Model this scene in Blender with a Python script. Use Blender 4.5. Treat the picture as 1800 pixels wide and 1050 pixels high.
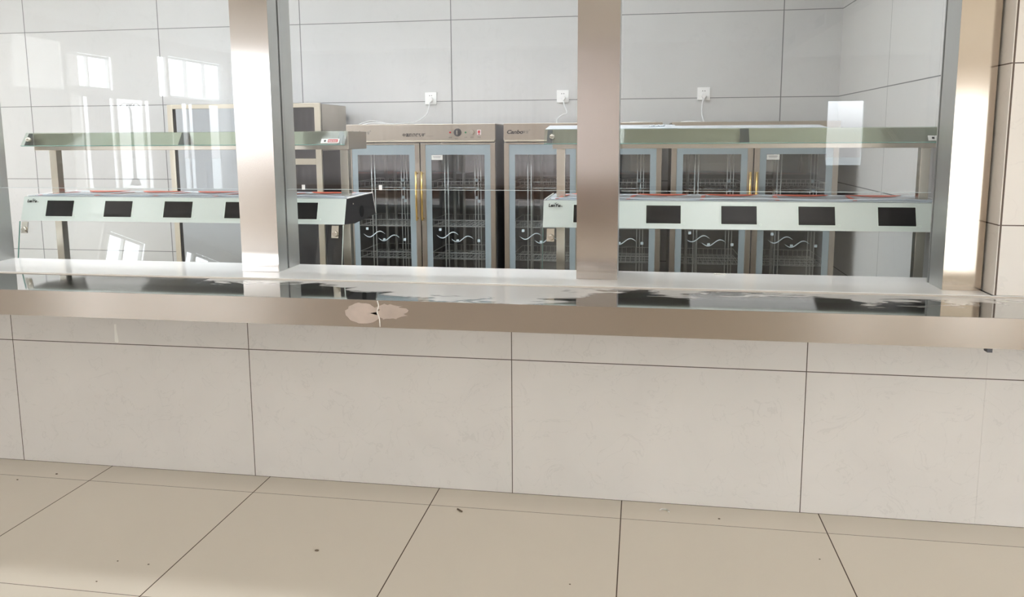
import bpy, bmesh, math, random
from mathutils import Vector, Matrix
random.seed(7)
for o in list(bpy.data.objects): bpy.data.objects.remove(o)
S = bpy.context.scene
COL = S.collection

# ------------------------------------------------------------------ camera
F_PX, CX, CY = 1385.43, 900.0, 433.78
YAW, PITCH, ROLL = 0.1624, -0.1384, -0.0056
cp, sp, cy_, sy_ = math.cos(PITCH), math.sin(PITCH), math.cos(YAW), math.sin(YAW)
fwd = Vector((-sy_ * cp, cy_ * cp, sp)); rt = Vector((cy_, sy_, 0)); up = rt.cross(fwd)
r2 = math.cos(ROLL) * rt + math.sin(ROLL) * up; u2 = -math.sin(ROLL) * rt + math.cos(ROLL) * up
cam = bpy.data.cameras.new('camera'); co = bpy.data.objects.new('camera', cam); COL.objects.link(co)
M = Matrix((r2, u2, -fwd)).transposed().to_4x4(); M.translation = Vector((0.5312, -3.2155, 1.5412))
co.matrix_world = M
cam.sensor_fit = 'HORIZONTAL'; cam.sensor_width = 36; cam.lens = 36 * F_PX / 1800
cam.shift_x = (900 - CX) / 1800; cam.shift_y = -(525 - CY) / 1800; cam.clip_start = 0.05
S.camera = co

# ------------------------------------------------------------------ world, exposure
W = bpy.data.worlds.new('sky'); S.world = W; W.use_nodes = True
wn = W.node_tree.nodes; wl = W.node_tree.links; wn.clear()
wo = wn.new('ShaderNodeOutputWorld'); bg = wn.new('ShaderNodeBackground')
tc = wn.new('ShaderNodeTexCoord'); sx = wn.new('ShaderNodeSeparateXYZ'); rp = wn.new('ShaderNodeValToRGB')
wl.new(tc.outputs['Generated'], sx.inputs[0]); wl.new(sx.outputs['Z'], rp.inputs[0])
rp.color_ramp.elements[0].position = 0.0; rp.color_ramp.elements[0].color = (0.30, 0.30, 0.30, 1)
rp.color_ramp.elements[1].position = 0.08; rp.color_ramp.elements[1].color = (0.86, 0.93, 1.0, 1)
wl.new(rp.outputs[0], bg.inputs[0]); bg.inputs[1].default_value = 8.0; wl.new(bg.outputs[0], wo.inputs[0])
S.view_settings.view_transform = 'Standard'; S.view_settings.look = 'None'
S.view_settings.exposure = 1.0; S.view_settings.gamma = 1.0; S.view_settings.use_curve_mapping = False
S.cycles.max_bounces = 9; S.cycles.diffuse_bounces = 5; S.cycles.glossy_bounces = 5
S.cycles.transparent_max_bounces = 24; S.cycles.sample_clamp_indirect = 6
S.cycles.use_denoising = True

HX0, HX1, HY0, CZ = -8.0, 8.0, -11.9, 3.3        # dining hall extents and ceiling
KY1, KX0, KX1 = 2.7235, -6.2, 1.896              # kitchen extents
FILL_H, FILL_K = 4.4, 14.0                        # strengths of the added fill panels

# ------------------------------------------------------------------ materials
MATS = {}
def lin(r, g, b):
    f = lambda c: (c / 255 / 12.92) if c / 255 <= .04045 else ((c / 255 + .055) / 1.055) ** 2.4
    return (f(r), f(g), f(b), 1)
def newmat(name):
    m = bpy.data.materials.new(name); m.use_nodes = True; m.node_tree.nodes.clear(); MATS[name] = m
    return m, m.node_tree.nodes, m.node_tree.links
def pbr(name, rgb, rough=.5, metal=0, spec=.5, coat=0, noise=0, nscale=8, aniso=0, tangent=None, stretch=None, bump=0, detail=5):
    m, n, l = newmat(name)
    o = n.new('ShaderNodeOutputMaterial'); p = n.new('ShaderNodeBsdfPrincipled'); l.new(p.outputs[0], o.inputs[0])
    c = lin(*rgb); p.inputs['Base Color'].default_value = c
    p.inputs['Roughness'].default_value = rough; p.inputs['Metallic'].default_value = metal
    p.inputs['Specular IOR Level'].default_value = spec; p.inputs['Coat Weight'].default_value = coat
    if aniso:
        p.inputs['Anisotropic'].default_value = aniso
        t = n.new('ShaderNodeCombineXYZ')
        for i in range(3): t.inputs[i].default_value = tangent[i]
        l.new(t.outputs[0], p.inputs['Tangent'])
    if noise:
        t = n.new('ShaderNodeTexCoord'); mp = n.new('ShaderNodeMapping'); l.new(t.outputs['Object'], mp.inputs[0])
        if stretch: mp.inputs['Scale'].default_value = stretch
        nz = n.new('ShaderNodeTexNoise'); nz.inputs['Scale'].default_value = nscale; nz.inputs['Detail'].default_value = detail
        l.new(mp.outputs[0], nz.inputs['Vector'])
        mx = n.new('ShaderNodeMix'); mx.data_type = 'RGBA'; l.new(nz.outputs['Fac'], mx.inputs['Factor'])
        mx.inputs[6].default_value = [max(0, v * (1 - noise)) for v in c[:3]] + [1]
        mx.inputs[7].default_value = [min(1, v * (1 + noise)) for v in c[:3]] + [1]
        l.new(mx.outputs[2], p.inputs['Base Color'])
        if bump:
            b = n.new('ShaderNodeBump'); b.inputs['Strength'].default_value = bump; b.inputs['Distance'].default_value = .002
            l.new(nz.outputs['Fac'], b.inputs['Height']); l.new(b.outputs[0], p.inputs['Normal'])
    return m
def mth(n, l, op, a, b=None, c=None):
    k = n.new('ShaderNodeMath'); k.operation = op
    for i, v in enumerate((a, b, c)):
        if v is None: continue
        if isinstance(v, (int, float)): k.inputs[i].default_value = v
        else: l.new(v, k.inputs[i])
    return k.outputs[0]
def tile(name, rgb, grout, joints, rough=.25, noise=.06, nscale=3, spec=.5, veins=.04, tint=.02):
    """joints: list of (axis, origin, pitch, half width). Grout lines run where a coordinate meets origin + k*pitch."""
    m, n, l = newmat(name)
    o = n.new('ShaderNodeOutputMaterial'); p = n.new('ShaderNodeBsdfPrincipled'); l.new(p.outputs[0], o.inputs[0])
    t = n.new('ShaderNodeTexCoord'); s = n.new('ShaderNodeSeparateXYZ'); l.new(t.outputs['Object'], s.inputs[0])
    mask = None; cells = []
    for ax, org, pitch, hw in joints:
        c = s.outputs['XYZ'.index(ax)]
        u = mth(n, l, 'DIVIDE', mth(n, l, 'SUBTRACT', c, org), pitch)
        fr = mth(n, l, 'SUBTRACT', u, mth(n, l, 'ROUND', u))
        d = mth(n, l, 'MULTIPLY', mth(n, l, 'ABSOLUTE', fr), pitch)
        k = mth(n, l, 'LESS_THAN', d, hw)
        mask = k if mask is None else mth(n, l, 'MAXIMUM', mask, k)
        cells.append(mth(n, l, 'FLOOR', u))
    wv = n.new('ShaderNodeTexWhiteNoise'); wv.noise_dimensions = '2D'
    cb = n.new('ShaderNodeCombineXYZ'); l.new(cells[0], cb.inputs[0]); l.new(cells[1], cb.inputs[1]); l.new(cb.outputs[0], wv.inputs['Vector'])
    nz = n.new('ShaderNodeTexNoise'); nz.inputs['Scale'].default_value = nscale; nz.inputs['Detail'].default_value = 8; nz.inputs['Distortion'].default_value = .6
    l.new(t.outputs['Object'], nz.inputs['Vector'])
    nv = n.new('ShaderNodeTexNoise'); nv.inputs['Scale'].default_value = nscale * 2.3; nv.inputs['Detail'].default_value = 10; nv.inputs['Distortion'].default_value = 1.5
    l.new(t.outputs['Object'], nv.inputs['Vector'])
    vein = mth(n, l, 'LESS_THAN', mth(n, l, 'ABSOLUTE', mth(n, l, 'SUBTRACT', nv.outputs['Fac'], .47)), .006)
    fac = mth(n, l, 'ADD', mth(n, l, 'MULTIPLY', mth(n, l, 'SUBTRACT', nz.outputs['Fac'], .5), noise * 2.2),
              mth(n, l, 'MULTIPLY', mth(n, l, 'SUBTRACT', wv.outputs['Value'], .5), tint * 2))
    fac = mth(n, l, 'SUBTRACT', mth(n, l, 'ADD', fac, 1.0), mth(n, l, 'MULTIPLY', vein, veins))
    vm = n.new('ShaderNodeVectorMath'); vm.operation = 'SCALE'; vm.inputs[0].default_value = lin(*rgb)[:3]; l.new(fac, vm.inputs['Scale'])
    mx = n.new('ShaderNodeMix'); mx.data_type = 'RGBA'; l.new(mask, mx.inputs['Factor'])
    l.new(vm.outputs[0], mx.inputs[6]); mx.inputs[7].default_value = lin(*grout)
    l.new(mx.outputs[2], p.inputs['Base Color'])
    l.new(mth(n, l, 'ADD', mth(n, l, 'MULTIPLY', mask, .5), rough), p.inputs['Roughness'])
    p.inputs['Specular IOR Level'].default_value = spec
    b = n.new('ShaderNodeBump'); b.inputs['Strength'].default_value = .5; b.inputs['Distance'].default_value = .002; b.invert = True
    l.new(mask, b.inputs['Height']); l.new(b.outputs[0], p.inputs['Normal'])
    return m
def glass(name, tint, refl=.04, haze=0, haze_rgb=(200, 210, 215)):
    m, n, l = newmat(name)
    o = n.new('ShaderNodeOutputMaterial'); tr = n.new('ShaderNodeBsdfTransparent'); gl = n.new('ShaderNodeBsdfGlossy')
    tr.inputs[0].default_value = (*tint, 1); gl.inputs['Roughness'].default_value = 0.0
    lw = n.new('ShaderNodeLayerWeight'); lw.inputs['Blend'].default_value = .5
    f = mth(n, l, 'MULTIPLY_ADD', mth(n, l, 'POWER', lw.outputs['Facing'], 5.0), 1 - refl, refl)
    mx = n.new('ShaderNodeMixShader'); l.new(f, mx.inputs[0])
    base = tr.outputs[0]
    if haze:
        df = n.new('ShaderNodeBsdfDiffuse'); df.inputs[0].default_value = lin(*haze_rgb)
        m2 = n.new('ShaderNodeMixShader'); m2.inputs[0].default_value = haze; l.new(base, m2.inputs[1]); l.new(df.outputs[0], m2.inputs[2]); base = m2.outputs[0]
    l.new(base, mx.inputs[1]); l.new(gl.outputs[0], mx.inputs[2]); l.new(mx.outputs[0], o.inputs[0])
    return m
def emis(name, rgb, s):
    m, n, l = newmat(name); o = n.new('ShaderNodeOutputMaterial'); e = n.new('ShaderNodeEmission')
    e.inputs[0].default_value = (*rgb, 1); e.inputs[1].default_value = s; l.new(e.outputs[0], o.inputs[0]); return m

WHITE_TILE = (222, 218, 212)
tile('tile_counter', (212, 206, 199), (88, 76, 66), [('X', 0, 1.2, .0019), ('Z', 0.6, .6, .0019)], rough=.32, noise=.07, nscale=2.6, veins=.06)
tile('tile_pilaster', (228, 221, 212), (100, 86, 76), [('X', 1.8745, 1.2, .0035), ('Z', 0, .6, .0022)], rough=.28, noise=.03, nscale=1.5)
tile('tile_kitchen_back', (210, 210, 210), (120, 122, 124), [('X', -0.8976, 1.2, .0034), ('Z', 0.6128, .6, .0026)], rough=.3, noise=.05, nscale=2)
tile('tile_kitchen_side', (212, 211, 209), (120, 122, 122), [('Y', 1.598, 1.2, .002), ('Z', 0.6128, .6, .003)], rough=.3, noise=.04, nscale=2)
tile('tile_floor', (217, 207, 192), (84, 68, 54), [('X', -.3274, .8, .0022), ('Y', -.1617, .8, .0013)], rough=.28, noise=.03, nscale=1.4, veins=.0, tint=.02, spec=.3)
tile('tile_hall', (214, 204, 194), (110, 98, 88), [('X', 0, 1.2, .003), ('Z', 0, .6, .003)], rough=.4)
pbr('hall_plaster', (226, 220, 214), .8, noise=.02)
pbr('ceiling_white', (232, 230, 226), .85, noise=.01)
pbr('reflection_brown', (132, 104, 84), .45, noise=.08, nscale=4, stretch=(1, 1, .15))
pbr('curtain', (224, 206, 186), .9, noise=.06, nscale=14, stretch=(1, 1, .02))
pbr('exterior_wall', (120, 114, 106), .9, noise=.05)
pbr('exterior_ground', (150, 150, 146), .9, noise=.05)
ST = (203, 196, 190)
pbr('steel_column', ST, .17, 1, aniso=.7, tangent=(1, 0, 0), noise=.02, nscale=3, stretch=(.15, .15, 1.6), bump=.55, detail=0)
pbr('steel_column_right', (206, 193, 178), .13, 1, noise=.02, nscale=6)
pbr('steel_side', (205, 206, 204), .38, .85, noise=.03, nscale=40, stretch=(1, 8, .2))
pbr('steel_apron', (170, 160, 151), .2, 1, aniso=.35, tangent=(0, 0, 1), noise=.02, nscale=1.5, stretch=(1, .15, .15), bump=.6, detail=0)
pbr('steel', (196, 188, 176), .3, 1, noise=.03, nscale=20)
pbr('steel_bright', (214, 208, 196), .25, 1, noise=.02, nscale=20)
pbr('steel_cab', (190, 180, 168), .36, 1, noise=.02, nscale=20)
pbr('steel_rim', (214, 206, 190), .4, 1, noise=.02)
pbr('steel_door', (176, 180, 184), .42, 1, noise=.03, nscale=20)
pbr('steel_dark', (92, 92, 96), .4, .8, noise=.05)
pbr('black_panel', (48, 46, 48), .38, 0, noise=.12, nscale=3)
pbr('black_plastic', (26, 25, 26), .3, 0, noise=.05)
pbr('screen_black', (30, 28, 28), .25, 0, spec=.5, noise=.03)
pbr('panel_mint', (222, 231, 226), .16, 0, noise=.02)
pbr('edge_mint', (224, 236, 228), .3, 0, noise=.02)
pbr('film_white', (214, 222, 230), .22, noise=.03)
pbr('film_orange', (214, 84, 48), .35, noise=.05)
pbr('white_plastic', (250, 250, 250), .35, noise=.01)
pbr('white_cable', (238, 240, 242), .4, noise=.01)
pbr('hole_dark', (14, 14, 15), .7, noise=.05)
pbr('gold', (220, 188, 120), .3, 1, noise=.03)
pbr('blue_border', (152, 166, 173), .3, noise=.03)
pbr('cab_inside', (140, 140, 144), .35, .7, noise=.1)
pbr('chrome_wire', (222, 222, 220), .3, .45, noise=.02)
pbr('print_white', (206, 222, 230), .5, noise=.02)
pbr('label_paper', (232, 232, 228), .6, noise=.03, nscale=40)
pbr('ink_black', (28, 26, 26), .5, noise=.02)
pbr('ink_grey', (110, 106, 102), .5, noise=.02)
pbr('red', (188, 36, 40), .4, noise=.03)
pbr('green', (60, 130, 90), .4, noise=.03)
pbr('knob_dark', (74, 72, 74), .35, .5, noise=.04)
pbr('marble', (234, 233, 231), .1, 0, spec=.5, noise=.07, nscale=2.5, stretch=(1, 2, 1))
pbr('grout_bead', (206, 196, 186), .6, noise=.1, nscale=30)
pbr('glue', (196, 182, 172), .42, .8, noise=.25, nscale=14)
pbr('scrap_white', (232, 228, 220), .6, noise=.03)
pbr('scrap_brown', (104, 88, 70), .8, noise=.1)
pbr('wood_brown', (120, 84, 58), .5, noise=.15, nscale=6, stretch=(1, 6, 1))
pbr('dark_iron', (40, 42, 46), .5, .6, noise=.03)
glass('pane_glass', (.985, .99, .99), .05)
glass('thin_glass', (.975, .985, .982), .035)
glass('green_glass', (.87, .925, .895), .07)
glass('cabinet_glass', (.90, .92, .93), .12)
pbr('pane_edge', (206, 216, 218), .25, noise=.02)
pbr('glass_edge', (120, 168, 158), .2, noise=.02)
emis('fill_cool', (1.0, .985, .965), FILL_H); emis('fill_kitchen', (.93, .97, 1.0), FILL_K); emis('fill_warm', (1.0, .90, .78), FILL_H)

m, n, l = newmat('sheer')
o = n.new('ShaderNodeOutputMaterial'); a_ = n.new('ShaderNodeBsdfDiffuse'); b_ = n.new('ShaderNodeBsdfTranslucent'); m_ = n.new('ShaderNodeMixShader')
a_.inputs[0].default_value = (.62, .58, .56, 1); b_.inputs[0].default_value = (.60, .56, .55, 1); m_.inputs[0].default_value = .5
l.new(a_.outputs[0], m_.inputs[1]); l.new(b_.outputs[0], m_.inputs[2]); l.new(m_.outputs[0], o.inputs[0])
# tray shelf: polished steel with a patchy dried film along the back edge
m, n, l = newmat('shelf_steel')
o = n.new('ShaderNodeOutputMaterial'); p = n.new('ShaderNodeBsdfPrincipled')
p.inputs['Metallic'].default_value = 1; p.inputs['Base Color'].default_value = lin(188, 188, 186); p.inputs['Roughness'].default_value = .06
fl = n.new('ShaderNodeBsdfPrincipled'); fl.inputs['Base Color'].default_value = lin(222, 218, 214); fl.inputs['Roughness'].default_value = .35
t = n.new('ShaderNodeTexCoord'); s = n.new('ShaderNodeSeparateXYZ'); l.new(t.outputs['Object'], s.inputs[0])
mp = n.new('ShaderNodeMapping'); mp.inputs['Scale'].default_value = (1, 2.6, 1); l.new(t.outputs['Object'], mp.inputs[0])
nz = n.new('ShaderNodeTexNoise'); nz.inputs['Scale'].default_value = 5; nz.inputs['Detail'].default_value = 6; nz.inputs['Distortion'].default_value = 1.2
l.new(mp.outputs[0], nz.inputs['Vector'])
nb = n.new('ShaderNodeTexNoise'); nb.inputs['Scale'].default_value = 1.1; l.new(t.outputs['Object'], nb.inputs['Vector'])
bump_ = mth(n, l, 'MULTIPLY', mth(n, l, 'MAXIMUM', mth(n, l, 'SUBTRACT', 1.0, mth(n, l, 'POWER', mth(n, l, 'ABSOLUTE', mth(n, l, 'DIVIDE', mth(n, l, 'ADD', s.outputs['X'], .2), .6)), 2.0)), 0.0), .55)  # extra film mid-shelf, also standing in for the reflected window sky
g = mth(n, l, 'ADD', mth(n, l, 'MULTIPLY_ADD', s.outputs['Y'], 2.0, .0), bump_)
v = mth(n, l, 'ADD', mth(n, l, 'ADD', mth(n, l, 'MULTIPLY', nz.outputs['Fac'], 1.0), g), mth(n, l, 'MULTIPLY', nb.outputs['Fac'], .9))
xm = mth(n, l, 'GREATER_THAN', s.outputs['X'], -1.35)
k = mth(n, l, 'MULTIPLY', mth(n, l, 'SMOOTH_MIN', 1.0, mth(n, l, 'MAXIMUM', mth(n, l, 'MULTIPLY', mth(n, l, 'SUBTRACT', v, .98), 9), 0), .1), .7)
k = mth(n, l, 'MULTIPLY', k, xm)
mx = n.new('ShaderNodeMixShader'); l.new(k, mx.inputs[0]); l.new(p.outputs[0], mx.inputs[1]); l.new(fl.outputs[0], mx.inputs[2]); l.new(mx.outputs[0], o.inputs[0])

# ------------------------------------------------------------------ mesh helpers
class B:
    def __init__(s): s.bm = bmesh.new()
    def box(s, a, b, smooth=False):
        x0, x1 = sorted((a[0], b[0])); y0, y1 = sorted((a[1], b[1])); z0, z1 = sorted((a[2], b[2]))
        v = [s.bm.verts.new(c) for c in ((x0, y0, z0), (x1, y0, z0), (x1, y1, z0), (x0, y1, z0), (x0, y0, z1), (x1, y0, z1), (x1, y1, z1), (x0, y1, z1))]
        for f in ((0, 3, 2, 1), (4, 5, 6, 7), (0, 1, 5, 4), (1, 2, 6, 5), (2, 3, 7, 6), (3, 0, 4, 7)): s.bm.faces.new([v[i] for i in f])
        return s
    def prism(s, poly, axis, a, b):
        """poly of 2D points extruded along axis from a to b. X: pts=(y,z), Y: pts=(x,z), Z: pts=(x,y)"""
        def P(q, t): return {'X': (t, q[0], q[1]), 'Y': (q[0], t, q[1]), 'Z': (q[0], q[1], t)}[axis]
        A = [s.bm.verts.new(P(q, a)) for q in poly]; C = [s.bm.verts.new(P(q, b)) for q in poly]
        s.bm.faces.new(A); s.bm.faces.new(C[::-1]); k = len(poly)
        for i in range(k): s.bm.faces.new((A[i], C[i], C[(i + 1) % k], A[(i + 1) % k]))
        bmesh.ops.recalc_face_normals(s.bm, faces=s.bm.faces); return s
    def cyl(s, p, q, r, seg=16, r2=None):
        p = Vector(p); q = Vector(q); d = (q - p).normalized()
        u = d.orthogonal().normalized(); w = d.cross(u); r2 = r if r2 is None else r2
        A = [s.bm.verts.new(p + r * (u * math.cos(i * 2 * math.pi / seg) + w * math.sin(i * 2 * math.pi / seg))) for i in range(seg)]
        C = [s.bm.verts.new(q + r2 * (u * math.cos(i * 2 * math.pi / seg) + w * math.sin(i * 2 * math.pi / seg))) for i in range(seg)]
        s.bm.faces.new(A[::-1]); s.bm.faces.new(C)
        for i in range(seg):
            f = s.bm.faces.new((A[i], A[(i + 1) % seg], C[(i + 1) % seg], C[i])); f.smooth = seg > 6
        return s
    def tube(s, pts, r, seg=8, sub=6):
        P = [Vector(p) for p in pts]
        if sub > 1 and len(P) > 2:
            Q = []; E = [2 * P[0] - P[1]] + P + [2 * P[-1] - P[-2]]
            for i in range(1, len(E) - 2):
                for j in range(sub):
                    t = j / sub; a, b, c, d = E[i - 1:i + 3]
                    Q.append(.5 * ((2 * b) + (c - a) * t + (2 * a - 5 * b + 4 * c - d) * t * t + (3 * b - a - 3 * c + d) * t ** 3))
            Q.append(P[-1]); P = Q
        u = None; rings = []
        for i, p in enumerate(P):
            d = (P[min(i + 1, len(P) - 1)] - P[max(i - 1, 0)]).normalized()
            u = d.orthogonal().normalized() if u is None else (u - d * u.dot(d)).normalized()
            w = d.cross(u)
            rings.append([s.bm.verts.new(p + r * (u * math.cos(k * 2 * math.pi / seg) + w * math.sin(k * 2 * math.pi / seg))) for k in range(seg)])
        for a, b in zip(rings, rings[1:]):
            for k in range(seg):
                f = s.bm.faces.new((a[k], a[(k + 1) % seg], b[(k + 1) % seg], b[k])); f.smooth = True
        s.bm.faces.new(rings[0][::-1]); s.bm.faces.new(rings[-1]); return s
    def sph(s, c, r, sc=(1, 1, 1), seg=14):
        mt = Matrix.Translation(c) @ Matrix.Diagonal((sc[0], sc[1], sc[2], 1))
        g = bmesh.ops.create_uvsphere(s.bm, u_segments=seg, v_segments=seg // 2 + 1, radius=r, matrix=mt)
        for v in g['verts']:
            for f in v.link_faces: f.smooth = True
        return s
    def build(s, name, mat, parent=None, bevel=0, org=None):
        """Vertices are given in the parent's frame (or the world's for a top-level mesh, whose origin may be moved to org)."""
        if org is not None: bmesh.ops.translate(s.bm, verts=s.bm.verts, vec=-Vector(org))
        me = bpy.data.meshes.new(name); s.bm.to_mesh(me); s.bm.free()
        me.materials.append(MATS[mat]); o = bpy.data.objects.new(name, me); COL.objects.link(o)
        if parent: o.parent = parent
        if org is not None: o.location = org
        if bevel:
            b = o.modifiers.new('bevel', 'BEVEL'); b.width = bevel; b.segments = 2; b.limit_method = 'ANGLE'
        return o
def tag(o, label, cat, group=None):
    o['label'] = label; o['category'] = cat
    if group: o['group'] = group
    return o
def thing(name, label, cat, loc, group=None):
    o = bpy.data.objects.new(name, None); COL.objects.link(o); o.location = loc; o.empty_display_size = .1
    return tag(o, label, cat, group)
def struct(o): o['kind'] = 'structure'; return o
def text(name, body, size, mat, parent, loc, rot=(math.pi / 2, 0, 0), ext=.0004, shear=0, sx=1, bold=0):
    c = bpy.data.curves.new(name, 'FONT'); c.body = body; c.size = size; c.extrude = ext; c.shear = shear; c.offset = bold
    c.materials.append(MATS[mat]); tmp = bpy.data.objects.new(name + '_curve', c); COL.objects.link(tmp)
    bpy.context.view_layer.update()
    me = bpy.data.meshes.new_from_object(tmp.evaluated_get(bpy.context.evaluated_depsgraph_get())); bpy.data.objects.remove(tmp)
    o = bpy.data.objects.new(name, me); COL.objects.link(o); o.parent = parent
    o.location = loc; o.rotation_euler = rot; o.scale = (sx, 1, 1); return o
def slab_with_holes(axis, at, thick, u0, u1, z0, z1, holes):
    """wall across axis at a coordinate, with rectangular openings (u0,u1,z0,z1)"""
    b = B(); us = sorted({u0, u1, *[h[0] for h in holes], *[h[1] for h in holes]}); zs = sorted({z0, z1, *[h[2] for h in holes], *[h[3] for h in holes]})
    for i in range(len(us) - 1):
        run = None
        for j in range(len(zs) - 1):
            cu, cz = (us[i] + us[i + 1]) / 2, (zs[j] + zs[j + 1]) / 2
            if any(h[0] < cu < h[1] and h[2] < cz < h[3] for h in holes):
                if run: b.box(*run); run = None
                continue
            a = (us[i], at, zs[j]) if axis == 'Y' else (at, us[i], zs[j])
            c = (us[i + 1], at + thick, zs[j + 1]) if axis == 'Y' else (at + thick, us[i + 1], zs[j + 1])
            if run: run = (run[0], c)
            else: run = (a, c)
        if run: b.box(*run)
    return b

# ------------------------------------------------------------------ room shell
struct(B().box((HX0 - .2, HY0 - .2, -.15), (HX1 + .2, KY1 + .2, 0)).build('floor', 'tile_floor'))
struct(B().box((HX0 - .2, HY0 - .2, CZ), (HX1 + .2, KY1 + .2, CZ + .15)).build('ceiling', 'ceiling_white'))
struct(B().box((KX0 - .2, KY1, 0), (KX1 + .3, KY1 + .2, CZ)).build('wall_back', 'tile_kitchen_back'))
struct(B().box((KX1, .27, 0), (KX1 + .3, KY1, CZ)).build('wall_right', 'tile_kitchen_side'))
struct(slab_with_holes('X', KX0 - .1, .1, .36, KY1, 0, CZ, [(.7, 2.3, 1.0, 2.6)]).build('wall_left', 'tile_kitchen_side'))  # unseen window opening, added for cool light from the left
struct(B().box((KX0 - .2, 0, 0), (KX1 - .03, .355, .899)).build('wall_counter', 'tile_counter'))
# pilaster and hall front wall to the right, above the sill
struct(B().box((1.868, 0, .931), (HX1, .268, CZ)).build('wall_pilaster', 'tile_pilaster'))
struct(B().box((1.8665, 0.0, 0), (HX1, .3, .899)).build('wall_counter_right', 'tile_counter'))
struct(B().box((HX0, 0, 0), (KX0 - .2, .3, CZ)).build('wall_hall_front', 'tile_hall'))
struct(B().box((KX0 - .2, 0.05, 2.95), (1.866, .35, CZ)).build('trim_1', 'steel_side'))
# left hall wall: tall windows further down the hall
LW = [(-7.05, -6.1, 2.28, 2.98), (-8.2, -7.15, 2.33, 2.86), (-9.7, -9.45, 2.3, 3.0), (-11.7, -9.78, 2.3, 3.04),
      (-7.4, -7.16, .3, 2.2), (-7.9, -7.45, .3, 2.2), (-8.16, -7.95, .3, 2.2), (-8.94, -8.25, .3, 2.2), (-9.8, -9.62, .3, 2.2),
      (-10.3, -10.12, .3, 2.2), (-11.45, -10.9, .3, 2.2), (-10.85, -10.35, .3, 2.2), (-9.55, -9.0, .3, 2.2)]
struct(slab_with_holes('X', HX0 - .03, .03, HY0, 0, 0, CZ, LW).build('wall_hall_left', 'hall_plaster'))
RW = [(-7.95, -6.85, 1.35, 3.05), (3.9, 4.6, .95, 2.2), (5.85, 6.6, .02, 2.2)]
RW.append((-6.5, .12, .75, 3.1))
struct(slab_with_holes('Y', HY0 - .05, .05, HX0 - .2, HX1 + .2, 0, CZ, RW).build('wall_hall_back', 'hall_plaster'))
struct(slab_with_holes('X', HX1, .2, HY0, 0, 0, CZ, [(-9.5, -7.0, .3, 2.8), (-5.5, -2.5, .3, 2.8)]).build('wall_hall_right', 'hall_plaster'))  # unseen window openings, added to brighten the right side
struct(B().box((-6.6, HY0 + .001, .001), (3.6, HY0 + .03, .58)).build('trim_2', 'reflection_brown'))  # brown band added for the steel to reflect, in place of dining tables
# window frames
def wframe(i, axis, at, u0, u1, z0, z1, bars=1):
    b = B(); w = .035
    def bar(a0, a1, c0, c1):
        if axis == 'X': b.box((at - .04, a0, c0), (at + .02, a1, c1))
        else: b.box((a0, at - .04, c0), (a1, at + .02, c1))
    bar(u0, u0 + w, z0, z1); bar(u1 - w, u1, z0, z1); bar(u0 + w, u1 - w, z0, z0 + w); bar(u0 + w, u1 - w, z1 - w, z1)
    for k in range(bars):
        c = u0 + (u1 - u0) * (k + 1) / (bars + 1); bar(c - w / 2, c + w / 2, z0 + w, z1 - w)
    struct(b.build('window_%d' % i, 'steel_side'))
wi = 1
for h, nb in ((LW[1], 1), (LW[3], 2)): wframe(wi, 'X', HX0 - .07, *h, bars=nb); wi += 1
for h, nb in ((RW[0], 1), (RW[1], 0), (RW[2], 1)): wframe(wi, 'Y', HY0 - .02, *h, bars=nb); wi += 1
for h in ((-9.5, -7.0, .3, 2.8), (-5.5, -2.5, .3, 2.8)): wframe(wi, 'X', HX1 + .06, *h, bars=2); wi += 1  # frames of the added right-wall openings
# bulkhead with air vents, right part of hall ceiling
struct(B().box((3.0, HY0 + .04, 2.97), (HX1 - .002, -.6, CZ - .002)).build('trim_3', 'ceiling_white'))
for k, y in enumerate((-10.4, -8.3, -6.2, -4.0)):
    v = thing('ceiling_vent', 'grey slatted air vent on the side of the hall bulkhead', 'vent', (2.998, y, 3.13), 'air vents along the hall bulkhead')
    B().box((-.012, -.32, -.08), (0, .32, .08)).build('frame', 'white_plastic', v, .003)
    s_ = B()
    for q in range(7): s_.box((-.018, -.29, -.066 + q * .02), (-.013, .29, -.056 + q * .02))
    s_.build('slat', 'steel_dark', v)

# outdoors, seen only mirrored in the glass
struct(B().box((-60, -60, -.3), (60, 40, -.16)).build('ground', 'exterior_ground'))
# sunlit neighbouring building
nbld = thing('neighbour_building', 'pale building seen mirrored in the serving window', 'building', (-15.5, -8, -.16))
B().box((-1.5, -7.2, 0), (1.5, 7, 7)).build('wall', 'exterior_wall', nbld)
B().box((-1.7, -7.3, 7), (1.7, 7.2, 7.2)).build('roof', 'steel_dark', nbld)
sl = thing('street_lamp', 'ornate iron street lamp with four globes, mirrored in the left pane', 'street lamp', (-18, -23, -.16))
B().cyl((0, 0, 0), (0, 0, .25), .2, 12, .12).build('base', 'dark_iron', sl)
B().cyl((0, 0, .25), (0, 0, 3.0), .06, 10, .035).build('pole', 'dark_iron', sl)
for a in range(4):
    dx, dy = .36 * math.cos(a * math.pi / 2 + .6), .36 * math.sin(a * math.pi / 2 + .6)
    B().tube([(0, 0, 2.75), (dx * .5, dy * .5, 3.0), (dx, dy, 2.9)], .02, 6).build('arm', 'dark_iron', sl)
    B().cyl((dx, dy, 2.6), (dx, dy, 2.86), .07, 10, .13).build('lantern', 'white_plastic', sl)

# curtains (in the hall, between the bright gaps)
for y0, y1 in ((-7.92, -7.42), (-9.58, -8.97), (-10.88, -10.32)):
    b = B(); N = 24; pts = []
    for i in range(N + 1):
        y = y0 + (y1 - y0) * i / N; pts.append((HX0 + .10 + .02 * math.sin(i * 1.5), y))
    poly = pts + [(x + .006, y) for x, y in reversed(pts)]
    b.prism(poly, 'Z', .1, 2.22)
    tag(b.build('curtain', 'sheer'), 'cream curtain hanging beside a tall hall window, mirrored in the pane', 'curtain', 'cream hall curtains')

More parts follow.
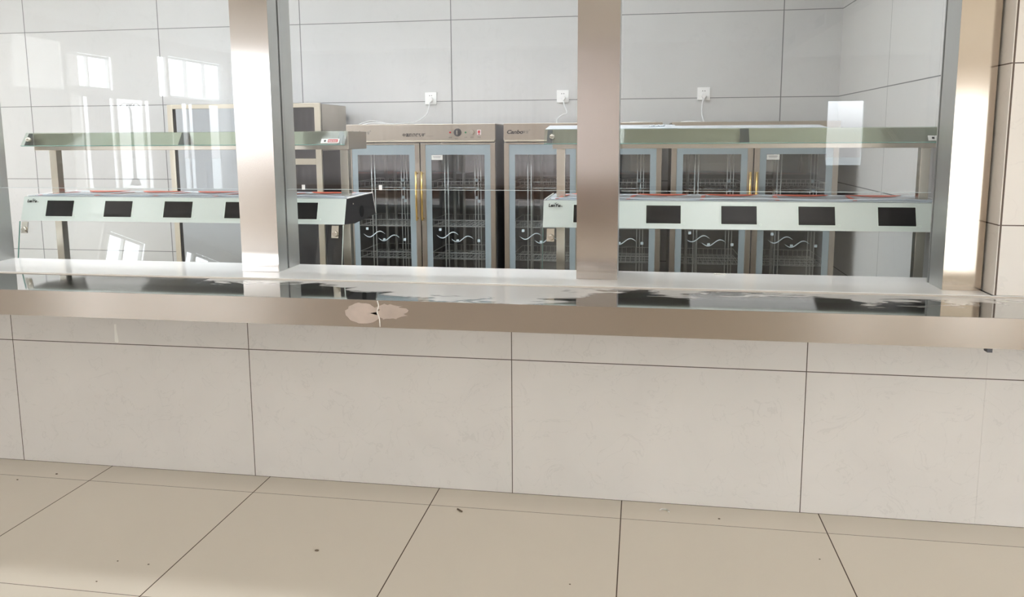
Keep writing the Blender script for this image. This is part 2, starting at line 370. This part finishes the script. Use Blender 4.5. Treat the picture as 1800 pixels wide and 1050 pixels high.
for k in range(4):
    x0 = -6.53 + k * 1.655; b = B(); N = 60
    pts = [(x0 + .01 + 1.70 * i / N, HY0 + .12 + .03 * (k % 2) + .010 * math.sin(i * 1.3)) for i in range(N + 1)]
    b.prism(pts + [(x, y + .004) for x, y in reversed(pts)], 'Z', .6, 3.22)
    tag(b.build('sheer_curtain', 'sheer'), 'pale sheer curtain over the wide window at the far end of the hall', 'curtain', 'sheer curtains at the far end of the hall')
# unseen ceiling panels, added to fill the hall and kitchen with light
def lamp(x, y, z, mat, label, group, sx=1.2, sy=.3):
    t = thing('fill_panel', label, 'lamp', (x, y, z), group)
    B().box((-sx / 2, -sy / 2, -.05), (sx / 2, sy / 2, 0)).build('housing', 'white_plastic', t)
    B().box((-sx / 2 + .02, -sy / 2 + .02, -.056), (sx / 2 - .02, sy / 2 - .02, -.0505)).build('diffuser', mat, t)
for y in (-1.2, -3.0, -4.8):
    for x in (-5.4, -1.9, 1.6): lamp(x, y, CZ - .001, 'fill_cool', 'unseen ceiling panel added to fill the dining hall with light', 'added hall fill panels')
for y in (-1.6, -4.0): lamp(5.0, y, 2.969, 'fill_warm', 'unseen warm panel added under the hall bulkhead as fill light', 'added warm fill panels')
for x in (-4.4, -2.9, -1.4, 0.1): lamp(x, .85, CZ - .001, 'fill_kitchen', 'unseen ceiling panel added to fill the kitchen with light', 'added kitchen fill panels', 1.2, .3)

# ------------------------------------------------------------------ counter sill and tray shelf
b = B().prism([(-.004, .9005), (.378, .9005), (.378, .93), (-.004, .93)], 'X', KX0 - .1, 1.862)
b.prism([(-.004, .9005), (-.0005, .9005), (-.0005, .93), (-.004, .93)], 'X', 1.862, HX1 - .01)
tag(b.build('counter_sill', 'marble', bevel=.002), 'pale polished marble sill on top of the tiled serving counter', 'counter top')
sh = thing('tray_shelf', 'long stainless steel tray shelf along the front of the tiled counter', 'shelf', (0, -.14, .80))
B().box((KX0, -.2425, .120), (HX1 - .02, .1345, .126)).build('shelf_top', 'shelf_steel', sh, .0015)
B().box((KX0, -.2445, .019), (HX1 - .02, -.243, .1255)).build('apron', 'steel_apron', sh)
tag_l = B().box((KX0, .108, .1262), (HX1 - .02, .1345, .1282)).build('sealant_bead', 'grout_bead', sh, .001); tag_l['label'] = 'pinkish sealant bead at the back edge'
for bx in (-5.2, -2.9, -1.82, .6, 1.72, 3.6): B().box((bx, -.235, .03), (bx + .02, .138, .1195)).box((bx + .002, -.20, -.006 if bx == 1.72 else .025), (bx + .018, -.17, .03)).build('bracket', 'steel_dark', sh)
# dried glue mark on the apron
gm = B(); c0 = Vector((-.50, -.1452, .05))
ang = [i * 2 * math.pi / 28 for i in range(28)]
def blob(cx, cz, rx, rz, seed, y, jag=.18):
    rnd = random.Random(seed); return [(cx + rx * math.cos(a) * (1 + rnd.uniform(-jag, jag)), cz + rz * math.sin(a) * (1 + rnd.uniform(-jag, jag) * .5)) for a in ang]
gm.prism(blob(-.516, .073, .066, .041, 3, 0, .12), 'Y', -.2451, -.2446); o_ = gm.build('glue_mark', 'glue', sh); o_['label'] = 'pale dried glue smear on the apron'
B().prism(blob(-.405, .082, .062, .03, 5, 0, .35), 'Y', -.2451, -.2446).build('glue_mark', 'glue', sh)['label'] = 'pale dried glue smear on the apron'
B().tube([(-.455, -.2452, .124), (-.451, -.2454, .104), (-.457, -.2454, .08), (-.449, -.2454, .055), (-.447, -.2452, .022)], .0022, 6).build('glue_bead', 'scrap_white', sh)

# ------------------------------------------------------------------ steel columns
COLS = [('steel_column', -2.86, -2.68, 'steel_column', 'stainless clad column at the left edge of the serving window'),
        ('steel_column', -1.287, -1.107, 'steel_column', 'broad stainless clad column with bright white reflection, left of the warmer logo end'),
        ('steel_column', .262, .437, 'steel_column', 'broad pinkish stainless clad column in the middle of the serving window'),
        ('steel_column', 1.716, 1.858, 'steel_column_right', 'stainless clad column against the tiled pilaster at the right')]
GY = .245
COLS[1] = COLS[1][:4] + ('broad stainless column with white glare, in front of the tall steamer cabinet',)
for i, (nm, x0, x1, mt, lb) in enumerate(COLS):
    y0, y1 = (.145, .395) if i < 3 else (.09, .262)
    if i < 3: y1 = .372
    t = thing(nm, lb, 'column', ((x0 + x1) / 2, (y0 + y1) / 2, .9305)); ox, oy = t.location.x, t.location.y
    H = 2.949 - .9305
    gy = GY - oy
    B().box((x0 - ox, y0 - oy, 0), (x1 - ox, y0 - oy + .0015, H)).build('front_cover', mt, t)
    core = B()
    core.box((x0 - ox + .0005, y0 - oy + .002, 0), (x1 - ox - .0005, gy - .008, H))
    core.box((x0 - ox + .012, gy - .0078, 0), (x1 - ox - .012, gy + .0078, H))
    core.box((x0 - ox + .0005, gy + .008, 0), (x1 - ox - .0005, y1 - oy, H))
    core.build('side_cover', 'steel_side', t)
    for xx in ((x0 - ox + .002, x0 - ox + .011), (x1 - ox - .011, x1 - ox - .002)):
        if i == 3 and xx[0] > 0: continue
        B().box((xx[0], gy - .0075, 0), (xx[0] + .0015 if xx[0] < 0 else xx[1], gy - .0055, H)).build('glass_channel', 'hole_dark', t)
    if i < 3: B().box((x0 - ox + .002, y0 - oy - .0012, 0), (x1 - ox - .002, y0 - oy - .0002, .035)).build('base_strip', mt, t, .0004)
# glass panes between the columns
names = ['clear glass pane at the far left, beyond the left column', 'clear glass pane mirroring the hall windows, left of the glaring column',
         'clear glass pane between the glaring column and the pinkish one', 'clear glass pane between the pinkish column and the right column']
xs = [(KX0 + .01, -2.872), (-2.668, -1.299), (-1.095, .250), (.449, 1.704)]
for i, (x0, x1) in enumerate(xs):
    t = thing('glass_pane', names[i], 'window glass', ((x0 + x1) / 2, GY, 1.306), 'glass panes above the serving counter'); w = (x1 - x0) / 2
    B().box((-w, -.004, 0), (w, .004, 2.948 - 1.306)).build('glass', 'pane_glass', t)
    B().box((-w, -.0041, -.0012), (w, .0041, .0006)).build('lower_edge', 'pane_edge', t)
    for cx in ((-1.013, -.641) if i == 2 else ()):
        B().box((cx - .0075 - t.location.x, -.009, -.002), (cx + .0075 - t.location.x, -.0045, .021)).build('clip', 'white_plastic', t, .001)

# ------------------------------------------------------------------ food warmers (local frame: x 0..1.82, y from 0 at bar front)
WB = 1.818
def warmer(x0, label, right):
    t = thing('food_warmer', label, 'food warmer', (x0, .50, 0), 'heated serving stations behind the counter')
    Y = lambda y: y - .50
    # well body below the sill, out of sight mostly
    b = B().box((.02, Y(.53), .12), (WB - .02, Y(1.03), .80)); b.build('cabinet_body', 'steel', t, .003)
    for lx in (.05, WB - .09):
        for ly in (.57, .95): B().box((lx, Y(ly), 0), (lx + .04, Y(ly) + .04, .1195)).build('foot', 'steel', t)
    for px in (.045, WB - .085):
        for py in ((.70,) if True else ()):
            B().box((px, Y(py), .8005), (px + .042, Y(py) + .045, 1.482)).build('post', 'steel_bright', t, .0015)
    # display bar
    fy0, fy1 = Y(.506), Y(.546)
    prof = [(fy0 + .006, 1.112), (Y(.66), 1.102), (Y(.985), 1.122), (Y(.94), 1.238), (fy1 + .006, 1.236)]
    hb = B().prism(prof, 'X', .004, .043).prism(prof, 'X', .043, .0431)
    hb = B().prism(prof, 'X', .004, WB - .006); hb.build('bar_housing', 'knob_dark', t)
    B().prism([(fy0, 1.112), (fy0 + .0055, 1.112), (fy1 + .0055, 1.238), (fy1, 1.238)], 'X', 0, WB).build('front_panel', 'panel_mint', t, .0008)
    n_ = Vector((0, -(1.238 - 1.112), (fy1 - fy0))).normalized()
    tz = Vector((0, fy1 - fy0, 1.238 - 1.112)); rotx = math.atan2(1.238 - 1.112, fy1 - fy0)
    def onp(u, v, h=0): q = Vector((u, fy0, 1.112)) + tz * v + n_ * h; return q
    def plate(u0, u1, v0, v1, h0, h1, shear=0):
        b = B(); vs = []
        for h in (h0, h1):
            for (u, v) in ((u0, v0), (u1, v0), (u1 + shear, v1), (u0 + shear, v1)): vs.append(b.bm.verts.new(onp(u, v, h)))
        for f in ((0, 1, 2, 3), (7, 6, 5, 4), (0, 4, 5, 1), (1, 5, 6, 2), (2, 6, 7, 3), (3, 7, 4, 0)): b.bm.faces.new([vs[i] for i in f])
        bmesh.ops.recalc_face_normals(b.bm, faces=b.bm.faces)
        return b
    for k in range(5):
        u = .1455 + k * .342
        s_ = plate(u - .004, u + .162, .165, .865, .0003, .0012).build('screen', 'edge_mint', t); s_['label'] = 'black display screen with a pale rim'
        plate(u, u + .158, .195, .84, .0014, .002).build('display', 'screen_black', s_)
        c = onp(u + .174, .19, 0); B().cyl(c, c + n_ * .002, .0062, 20).build('button', 'edge_mint', t)
        c2 = c + n_ * .0021; B().cyl(c2, c2 + n_ * .0008, .0035, 16).build('button_centre', 'panel_mint', t)
    # lettering on the panel
    tx = text('logo', 'LenYu', .0215, 'ink_black', t, onp(.024, .76, .0016), (rotx, 0, 0), shear=.15, bold=.0006)
    text('logo', '帕·e', .0105, 'ink_grey', t, onp(.024 + .049, .76, .0016), (rotx, 0, 0))
    plate(.050, .056, .885, .91, .0012, .0016, .010).build('logo_tick', 'ink_black', t)
    # film over the pans, on top of the bar
    B().prism([(fy1 + .012, 1.2385), (Y(.945), 1.2405), (Y(.948), 1.2425), (fy1 + .012, 1.241)], 'X', .012, WB - .012).build('top_film', 'film_white', t)
    for k in range(5):
        u = .1 + k * .342; N = 14
        top = [(u + .26 * i / N, Y(.932)) for i in range(N + 1)]
        bot = [(u + .26 * i / N, Y(.932) - .115 * math.sin(math.pi * i / N)) for i in range(N, -1, -1)]
        B().prism(top[1:-1] + bot, 'Z', 1.2436, 1.2446).build('film_print', 'film_orange', t)
        uu = u - .05
        if uu > .02: B().prism([(uu, Y(.58)), (uu + .018, Y(.58)), (uu + .05, Y(.86)), (uu + .03, Y(.86))], 'Z', 1.2436, 1.2444).build('film_print', 'film_orange', t)
    # a rolled lip of film along the front
    B().tube([(.03, Y(.60), 1.243), (.3, Y(.605), 1.248), (.6, Y(.60), 1.244), (.95, Y(.605), 1.249), (1.3, Y(.6), 1.244), (1.6, Y(.605), 1.248), (WB - .03, Y(.6), 1.243)], .0045, 8, 5).build('film_fold', 'film_white', t)
    # end plates of the bar
    for side, xx in ((0, 0.0), (1, WB - .0055)):
        e = B().prism(prof, 'X', xx if side else xx + .0005, xx + .0045); e = e.build('end_plate', 'black_panel', t)
        cx = xx + .0046 if side else xx + .0004
        B().cyl((cx, Y(.765), 1.155), (cx + (.0012 if side else -.0008), Y(.765), 1.155), .031, 24).build('cable_hole', 'hole_dark', e)
        B().cyl((cx, Y(.64), 1.205), (cx + (.003 if side else -.001), Y(.64), 1.205), .004, 10).build('screw', 'steel_bright', e)
        B().tube([(xx + .003, fy1 + .02, 1.2405), (xx + .003, Y(.945), 1.243), (xx + .003, Y(.99), 1.125)], .0038, 6, 1).build('edge_trim', 'white_plastic', e)
    # lower glass guard hung from the bar
    B().prism([(Y(.495), 1.11), (Y(.500), 1.11), (Y(.455), .86), (Y(.450), .86)], 'X', .004, WB - .002).build('lower_glass', 'thin_glass', t)
    B().prism([(Y(.494), 1.11), (Y(.501), 1.11), (Y(.456), .86), (Y(.449), .86)], 'X', WB - .0019, WB - .0005).build('glass_rim', 'edge_mint', t)
    B().prism([(Y(.494), 1.11), (Y(.501), 1.11), (Y(.456), .86), (Y(.449), .86)], 'X', .002, .0035).build('glass_rim', 'glass_edge', t)
    for px in (.022, WB - .058):
        c = B().prism([(Y(.488), 1.108), (Y(.493), 1.108), (Y(.481), 1.048), (Y(.476), 1.048)], 'X', px, px + .036).build('clip_plate', 'steel_bright', t)
        B().cyl((px + .022, Y(.483), 1.071), (px + .022, Y(.466), 1.069), .012, 20).cyl((px + .022, Y(.466), 1.069), (px + .022, Y(.464), 1.069), .0125, 20, .011).build('knob', 'steel_bright', c)
    # upper canopy
    x_0 = .035
    B().box((x_0, Y(.605), 1.483), (WB - .001, Y(.872), 1.574)).build('canopy_box', 'steel', t, .002)
    B().prism([(Y(.551), 1.508), (Y(.556), 1.506), (Y(.603), 1.574), (Y(.598), 1.577)], 'X', 0, WB - .002).build('sneeze_glass', 'green_glass', t)
    B().prism([(Y(.550), 1.507), (Y(.556), 1.505), (Y(.557), 1.5075), (Y(.551), 1.5095)], 'X', 0, WB - .002).build('glass_edge', 'glass_edge', t)
    for bx in (.012, WB / 2, WB - .045):
        w2 = .04 if abs(bx - WB / 2) < .1 else .024
        B().prism([(Y(.562), 1.509), (Y(.6045), 1.509), (Y(.6045), 1.573)], 'X', bx, bx + w2).build('glass_bracket', 'steel_dark', t)
    c = Vector((.038, Y(.572), 1.536)); d = Vector((0, -.82, .57)); B().cyl(c, c + d * .014, .0125, 18).sph(c + d * .014, .011, (1, .6, .6)).build('glass_knob', 'steel_bright', t)
    # sticker on the glass
    n2 = Vector((0, -(1.574 - 1.506), .047)).normalized(); g0 = Vector((0, Y(.551), 1.508)); gd = Vector((0, .047, .068))
    def gpl(u0, u1, v0, v1, h0, h1, sh=0.0):
        b = B(); vs = []
        for h in (h0, h1):
            for (u, v) in ((u0, v0), (u1, v0), (u1 + sh, v1), (u0 + sh, v1)): vs.append(b.bm.verts.new(g0 + Vector((u, 0, 0)) + gd * v + n2 * h))
        for f in ((0, 1, 2, 3), (7, 6, 5, 4), (0, 4, 5, 1), (1, 5, 6, 2), (2, 6, 7, 3), (3, 7, 4, 0)): b.bm.faces.new([vs[i] for i in f])
        bmesh.ops.recalc_face_normals(b.bm, faces=b.bm.faces); return b
    su = WB - .128 if not right else WB - .105
    st = gpl(su, su + .095, .10, .42, .0006, .0012).build('sticker', 'label_paper', t); st['label'] = 'white sticker with a red lettered band and dark emblem'
    gpl(su + .036, su + .088, .155, .37, .0014, .0018).build('red_band', 'red', st)
    c = g0 + Vector((su + .021, 0, 0)) + gd * .26 + n2 * .0014; B().cyl(c, c + n2 * .0006, .0058, 18).build('emblem', 'ink_black', st)
    text('sticker_text', '明厨亮灶', .0115, 'label_paper', t, g0 + Vector((su + .0385, 0, 0)) + gd * .19 + n2 * .0022, (math.atan2(.068, .047), 0, 0), ext=.0002)
    if right:
        B().prism([(Y(.606), 1.5745), (Y(.80), 1.594), (Y(.80), 1.597), (Y(.606), 1.5775)], 'X', 0.0, .62).build('lid_sheet', 'film_white', t)
        B().prism([(Y(.606), 1.5745), (Y(.80), 1.590), (Y(.80), 1.592), (Y(.606), 1.5765)], 'X', .6205, 1.3).build('lid_sheet', 'film_white', t)
        tp = B()
        for k in range(9): tp.sph((.50 + k * .008, Y(.70) , 1.588 + .002 * ((k * 7) % 3)), .0075, (1, 1, .6), 8)
        tp.build('tape_scrap', 'film_white', t)
    return t
warmer(-2.744, 'steel food warmer with five screens, left one, in front of the tall steamer cabinet', False)
warmer(.071, 'steel food warmer with five screens, right one, seen behind the pinkish column', True)

# ------------------------------------------------------------------ disinfection cabinets (local x 0..1.055, y 0 front)
CW = 1.055
def cabinet(x0, label, W_=CW):
    t = thing('disinfection_cabinet', label, 'cabinet', (x0, 2.07, 0), 'glass door disinfection cabinets on the back wall')
    D = .57
    b = B(); b.box((0, .03, .09), (.012, D, 1.62)); b.box((W_ - .012, .03, .09), (W_, D, 1.62)); b.box((.012, D - .01, .09), (W_ - .012, D, 1.62))
    b.box((.012, .03, .09), (W_ - .012, D - .01, .11)); b.box((.012, .03, 1.51), (W_ - .012, D - .01, 1.62)); b.box((W_ / 2 - .006, .05, .11), (W_ / 2 + .006, D - .01, 1.51))
    b.build('body', 'cab_inside', t)
    for fx in (.05, W_ - .09):
        for fy in (.06, D - .1): B().cyl((fx + .02, fy, 0), (fx + .02, fy, .0895), .018, 12).build('foot', 'knob_dark', t)
    B().box((0, 0, 1.521), (W_, .0295, 1.631)).box((0, .0005, 1.6225), (W_, D, 1.631)).build('control_panel', 'steel_cab', t, .002)
    B().box((.004, -.006, 1.509), (W_ - .004, .028, 1.5195)).build('rim_strip', 'steel_rim', t, .001)
    # lettering and controls
    text('brand_text', 'Canbo', .034, 'ink_black', t, (.02, -.0006, 1.563), shear=.25, sx=1.22, bold=.0013)
    text('brand_text', '康宝', .021, 'ink_grey', t, (.128, -.0006, 1.566), shear=.1)
    text('brand_text', '®', .012, 'ink_grey', t, (.172, -.0006, 1.582))
    text('title_text', '中温热风循环柜', .0235, 'ink_black', t, (.405, -.0006, 1.549), bold=.0007)
    B().box((.575, -.0012, 1.549), (.625, -.0002, 1.5502)).build('small_print', 'ink_grey', t)
    B().cyl((.743, -.006, 1.574), (.743, -.0002, 1.574), .006, 14).build('indicator', 'red', t)
    kn = B().cyl((.795, -.004, 1.573), (.795, -.0002, 1.573), .027, 28).cyl((.795, -.022, 1.573), (.795, -.004, 1.573), .020, 28, .023).build('dial', 'knob_dark', t)
    B().box((.792, -.026, 1.559), (.798, -.0222, 1.587)).build('dial_grip', 'steel', kn)
    B().cyl((.851, -.006, 1.573), (.851, -.0002, 1.573), .006, 14).build('indicator', 'green', t)
    B().cyl((.894, -.016, 1.574), (.894, -.0002, 1.574), .015, 24, .018).build('push_knob', 'steel_bright', t)
    sw = B().box((.931, -.004, 1.556), (.957, -.0002, 1.590)).build('switch_plate', 'white_plastic', t)
    B().box((.936, -.008, 1.569), (.952, -.0042, 1.586)).build('rocker', 'red', sw)
    B().box((.937, -.006, 1.559), (.951, -.0042, 1.565)).build('rocker_base', 'red', sw)
    for tx_, s_ in ((.743, '电源'), (.785, '时间'), (.851, '工作'), (.894, '启动'), (.944, '开关')):
        text('control_text', s_, .0105, 'ink_grey', t, (tx_ - .0105, -.0006, 1.536 if tx_ != .785 else 1.527))
    # doors
    hw = W_ / 2
    for k in (0, 1):
        a, c = (0.002, hw - .004) if k == 0 else (hw + .004, W_ - .002)
        z0, z1 = .10, 1.503; inn_l, inn_r = (.026, .038) if k == 0 else (.028, .034)
        st_, br_ = (.034, .036)
        d = B()
        d.box((a, .0, z0), (a + st_, .028, z1)).box((c - st_, 0, z0), (c, .028, z1)).box((a + st_, 0, z0), (c - st_, .028, z0 + .05)).box((a + st_, 0, z1 - .012), (c - st_, .028, z1))
        d = d.build('door', 'steel_cab', t, .002)
        ga, gc = a + st_ + .0005, c - st_ - .0005; gz0, gz1 = z0 + .0505, z1 - .0125
        B().box((ga, .0045, gz0), (gc, .0085, gz1)).build('door_glass', 'cabinet_glass', d)
        bb = B(); w = .040
        bb.box((ga, .003, gz0), (ga + w, .0043, gz1)).box((gc - w, .003, gz0), (gc, .0043, gz1)).box((ga + w, .003, gz1 - .068), (gc - w, .0043, gz1)).box((ga + w, .003, gz0), (gc - w, .0043, gz0 + .06))
        bb.build('printed_border', 'blue_border', d)
        # printed waves and squares
        pr = B(); px0 = ga + w
        def wave(xa, za, L, h, n=20):
            tp_, bt = [], []
            for i in range(n + 1):
                s_ = i / n; zz = za - h * math.sin(s_ * 2 * math.pi * .98); ww = .0006 + .0030 * math.sin(math.pi * s_) ** .7
                tp_.append((xa + L * s_, zz + ww)); bt.append((xa + L * s_, zz - ww))
            pr.prism(tp_ + bt[::-1], 'Y', .0028, .0041)
        wave(px0 + .028, .868, .155, .021); wave(px0 + .133, .842, .155, .021)
        for (sx_, sz_) in ((.045, .906), (.168, .830), (.318, .832)):
            pr.box((px0 + sx_, .0028, sz_ - .009), (px0 + sx_ + .018, .0041, sz_ + .009))
        pr.build('printed_pattern', 'print_white', d)
        hx = c - .018 if k == 0 else a + .014
        hd = B().cyl((hx, -.040, .972), (hx, -.040, 1.31), .0068, 14)
        for zz in (.985, 1.297): hd.cyl((hx, -.040, zz), (hx, -.0003, zz), .0045, 10)
        hd.build('handle', 'gold', d)
        if k == 1:
            lb = B().box((ga + .042, .0018, gz1 - .103), (ga + .12, .0027, gz1 - .070)).build('label_sticker', 'label_paper', d)
            B().box((ga + .052, .0012, gz1 - .082), (ga + .108, .0017, gz1 - .079)).box((ga + .056, .0012, gz1 - .090), (ga + .104, .0017, gz1 - .088)).build('label_print', 'ink_grey', lb)
        # wire racks with upright fence
        ra, rb = a + .05, c - .05
        for rz in (1.19, .92, .69, .42):
            r = B(); y0, y1 = .07, .5
            for zz in (rz, rz + .045):
                r.tube([(ra, y0, zz), (rb, y0, zz), (rb, y1, zz), (ra, y1, zz), (ra, y0, zz)], .0028, 6, 1)
            m_ = 13
            for i in range(m_):
                xx = ra + (rb - ra) * (i + .5) / m_
                r.cyl((xx, y0, rz), (xx, y0, rz + .045), .0018, 5); r.cyl((xx, y1, rz), (xx, y1, rz + .045), .0018, 5)
                r.cyl((xx, y0, rz), (xx, y1, rz - .0), .0018, 5)
            for i in range(4): yy = y0 + (y1 - y0) * (i + .5) / 4; r.cyl((ra, yy, rz), (rb, yy, rz), .0022, 5)
            r.build('wire_rack', 'chrome_wire', t)
        for xx in ((.155, .178, .365, .386, .405)):
            rod = B().cyl((a + xx, .055 + (.02 if xx > .3 else 0), .12), (a + xx, .055 + (.02 if xx > .3 else 0), 1.5), .0042 if xx < .3 else .003, 8)
            rod.build('rod', 'chrome_wire', t)
        for cx_, cz_ in ((.378, 1.245), (.384, 1.185), (.378, 1.125), (.392, 1.10)):
            B().box((a + cx_ - .009, .066, cz_ - .010), (a + cx_ + .009, .071, cz_ + .010)).build('rod_clip', 'print_white', t)
        for xx in (.13, .20): B().cyl((a + xx, .45, .12), (a + xx, .45, 1.5), .012, 10).build('rod', 'chrome_wire', t)
    return t
cabinet(-1.500, 'steel disinfection cabinet with two glass doors, leftmost, next to the steamer')
cabinet(-.388, 'steel disinfection cabinet with two glass doors, partly behind the pinkish column', 1.053)
cabinet(.724, 'steel disinfection cabinet with two glass doors, rightmost, by the corner', 1.043)

# ------------------------------------------------------------------ tall steamer cabinet
t = thing('steamer_cabinet', 'tall steel cabinet with black panels beside the disinfection cabinets', 'cabinet', (-2.90, 2.15, 0))
w, d_, h = 1.18, .50, 1.787
B().box((0.002, .02, .1), (w - .002, d_, h - .004)).build('carcass', 'steel_dark', t, .002)
B().box((w - .0015, .03, 1.45), (w + .001, d_ - .003, h - .006)).build('side_panel', 'steel', t)
B().box((w - .0015, .03, .12), (w + .001, d_ - .003, 1.4495)).build('side_panel', 'black_panel', t)
fr = B().box((0, 0, h - .03), (w, .0195, h)).box((0, 0, .1), (.042, .0195, h - .03)).box((w - .044, 0, .1), (w, .0195, h - .03)).box((.66, 0, .1), (.70, .0195, h - .03)).box((.70, 0, 1.352), (w - .044, .0195, 1.395)).box((.042, 0, .1), (w - .044, .0195, .14))
fr.build('frame', 'steel_rim', t, .001)
B().box((.0425, .006, .141), (.066, .0193, h - .031)).build('door_gap', 'hole_dark', t)
dr = B().box((.0665, .002, .141), (.6595, .0193, h - .031)).build('door', 'steel_door', t, .002)
B().tube([(.62, -.035, .95), (.62, -.035, 1.25)], .008, 10, 1).cyl((.62, -.035, .97), (.62, .0015, .97), .006).cyl((.62, -.035, 1.23), (.62, .0015, 1.23), .006).build('handle', 'steel_bright', dr)
B().box((.7005, .008, 1.3955), (w - .0445, .0193, h - .0305)).build('black_panel', 'black_panel', t)
B().box((.7005, .008, .1405), (w - .0445, .0193, 1.3515)).build('black_panel', 'black_panel', t)
for fx in (.06, w - .06):
    for fy in (.08, d_ - .08): B().cyl((fx, fy, 0), (fx, fy, .0995), .02, 12).build('foot', 'knob_dark', t)

# ------------------------------------------------------------------ sockets and cords
for i, (x, z, lb) in enumerate(((-1.062, 1.836, 'white wall socket above the leftmost disinfection cabinet'), (-.052, 1.837, 'white wall socket left of the pinkish column'), (.967, 1.842, 'white wall socket above the rightmost disinfection cabinet'))):
    t = thing('wall_socket', lb, 'socket', (x, KY1 - .0005, z), 'white sockets on the kitchen back wall')
    B().box((-.045, -.011, -.046), (.045, 0, .046)).build('faceplate', 'white_plastic', t, .003)
    for dx in (-.008, .008): B().cyl((dx, -.0115, .020), (dx, -.0111, .020), .0032, 10).build('pin_hole', 'hole_dark', t)
CB = [([(-1.052, 2.675, 1.812), (-1.062, 2.662, 1.78), (-1.075, 2.66, 1.73), (-1.11, 2.655, 1.688), (-1.17, 2.64, 1.657), (-1.25, 2.56, 1.644), (-1.32, 2.48, 1.640), (-1.38, 2.45, 1.655), (-1.45, 2.45, 1.664), (-1.47, 2.40, 1.655), (-1.489, 2.3, 1.637)], 'white cord trailing from its plug over the leftmost disinfection cabinet'),
      ([(-.045, 2.675, 1.812), (-.036, 2.665, 1.77), (-.016, 2.66, 1.715), (-.05, 2.655, 1.700), (-.082, 2.63, 1.672), (-.085, 2.60, 1.638)], 'white curling cord plugged in left of the pinkish column'),
      ([(.966, 2.675, 1.812), (.957, 2.665, 1.78), (.953, 2.66, 1.74), (.955, 2.655, 1.69), (.968, 2.62, 1.640)], 'white cord hanging straight down to the rightmost disinfection cabinet')]
for pts, lb in CB:
    t = thing('power_cord', lb, 'cord', pts[0], 'white power cords on the back wall'); o3 = Vector(pts[0])
    B().tube([Vector(p) - o3 for p in pts], .0042, 8, 6).build('cable', 'white_cable', t)
    pz = .012
    B().prism([(-.016, -.0 + pz), (-.006, -.018 + pz), (.006, -.018 + pz), (.016, 0 + pz), (.010, .014 + pz), (0, .02 + pz), (-.010, .014 + pz)], 'Y', -.012, .0365).build('plug', 'white_plastic', t, .002)
tag(B().tube([(-1.24, 2.40, 1.6365), (-1.33, 2.36, 1.644), (-1.40, 2.34, 1.646), (-1.46, 2.30, 1.6365)], .0035, 8).build('cord_end', 'white_cable'), 'second strand of white cord lying on the leftmost disinfection cabinet', 'cord')
# loose loop end on the third cabinet
tag(B().tube([(.80, 2.45, 1.6365), (.86, 2.40, 1.640), (.93, 2.42, 1.6365)], .004, 8).build('cord_end', 'white_cable'), 'loose piece of white cord lying on the rightmost disinfection cabinet', 'cord')
tag(B().tube([(.45, 2.3, 1.6365), (.56, 2.33, 1.640), (.62, 2.40, 1.6365)], .003, 8).build('cord_end', 'white_cable'), 'loose piece of white cord on the cabinet behind the pinkish column', 'cord')

# ------------------------------------------------------------------ small litter
b = B().tube([(-.03, 0, .003), (-.012, .008, .003), (.0, 0, .0035), (.02, .002, .003)], .0025, 6).tube([(-.012, 0, .003), (-.03, .009, .004)], .002, 6)
tag(b.build('plastic_scrap', 'scrap_white', org=None), 'small white scrap lying on the marble sill below the right warmer', 'scrap').location = (.888, .331, .9305)
b = B().tube([(-.024, -.004, .003), (-.016, .010, .003), (.004, .006, .003)], .003, 6, 1).tube([(.004, .006, .003), (.016, -.012, .003), (.008, -.012, .003)], .003, 6, 1)
tag(b.build('plastic_clip', 'scrap_white'), 'small white bent plastic clip on the floor near the counter', 'clip').location = (.655, -.066, 0)
tag(B().tube([(-.012, .010, .004), (.012, -.010, .004)], .0035, 6, 1).build('twig', 'scrap_brown'), 'short dark twig on the floor tile in front of the counter', 'twig').location = (-.190, -.197, 0)
for i, (x, y, r, lb) in enumerate(((-.65, -.59, .007, 'largest brown crumb, alone in the middle of the floor tile'), (-2.125, -.122, .005, 'dark crumb on the narrow tile strip at the left'), (-2.259, -.204, .004, 'dark crumb just past the thin joint at the far left'),
                               (-1.348, -.77, .003, 'tiny crumb, left of a pair on the left floor tile'), (-1.221, -.774, .0035, 'tiny crumb, right of a pair on the left floor tile'), (-1.334, -.904, .003, 'tiny crumb nearest the lower left corner'), (.867, -.106, .004, 'dark crumb near the counter, right of the white clip'), (.311, -.669, .003, 'tiny crumb low in the centre of the floor'), (1.201, -.367, .003, 'tiny crumb on the right floor tile'))):
    tag(B().sph((0, 0, r * .35), r, (1.2, .8, .45), 10).build('crumb', 'scrap_brown'), lb, 'crumb', 'crumbs on the floor').location = (x, y, 0)
# small white mark on the counter front
tag(B().prism([(-.006, .045), (.005, .047), (.004, .02), (.011, -.035), (.006, -.042), (-.009, -.038), (-.007, 0)], 'Y', -.0012, -.0002).build('white_mark', 'scrap_white'), 'small white mark on the counter tiles at the left', 'smear').location = (-1.855, 0, .648)
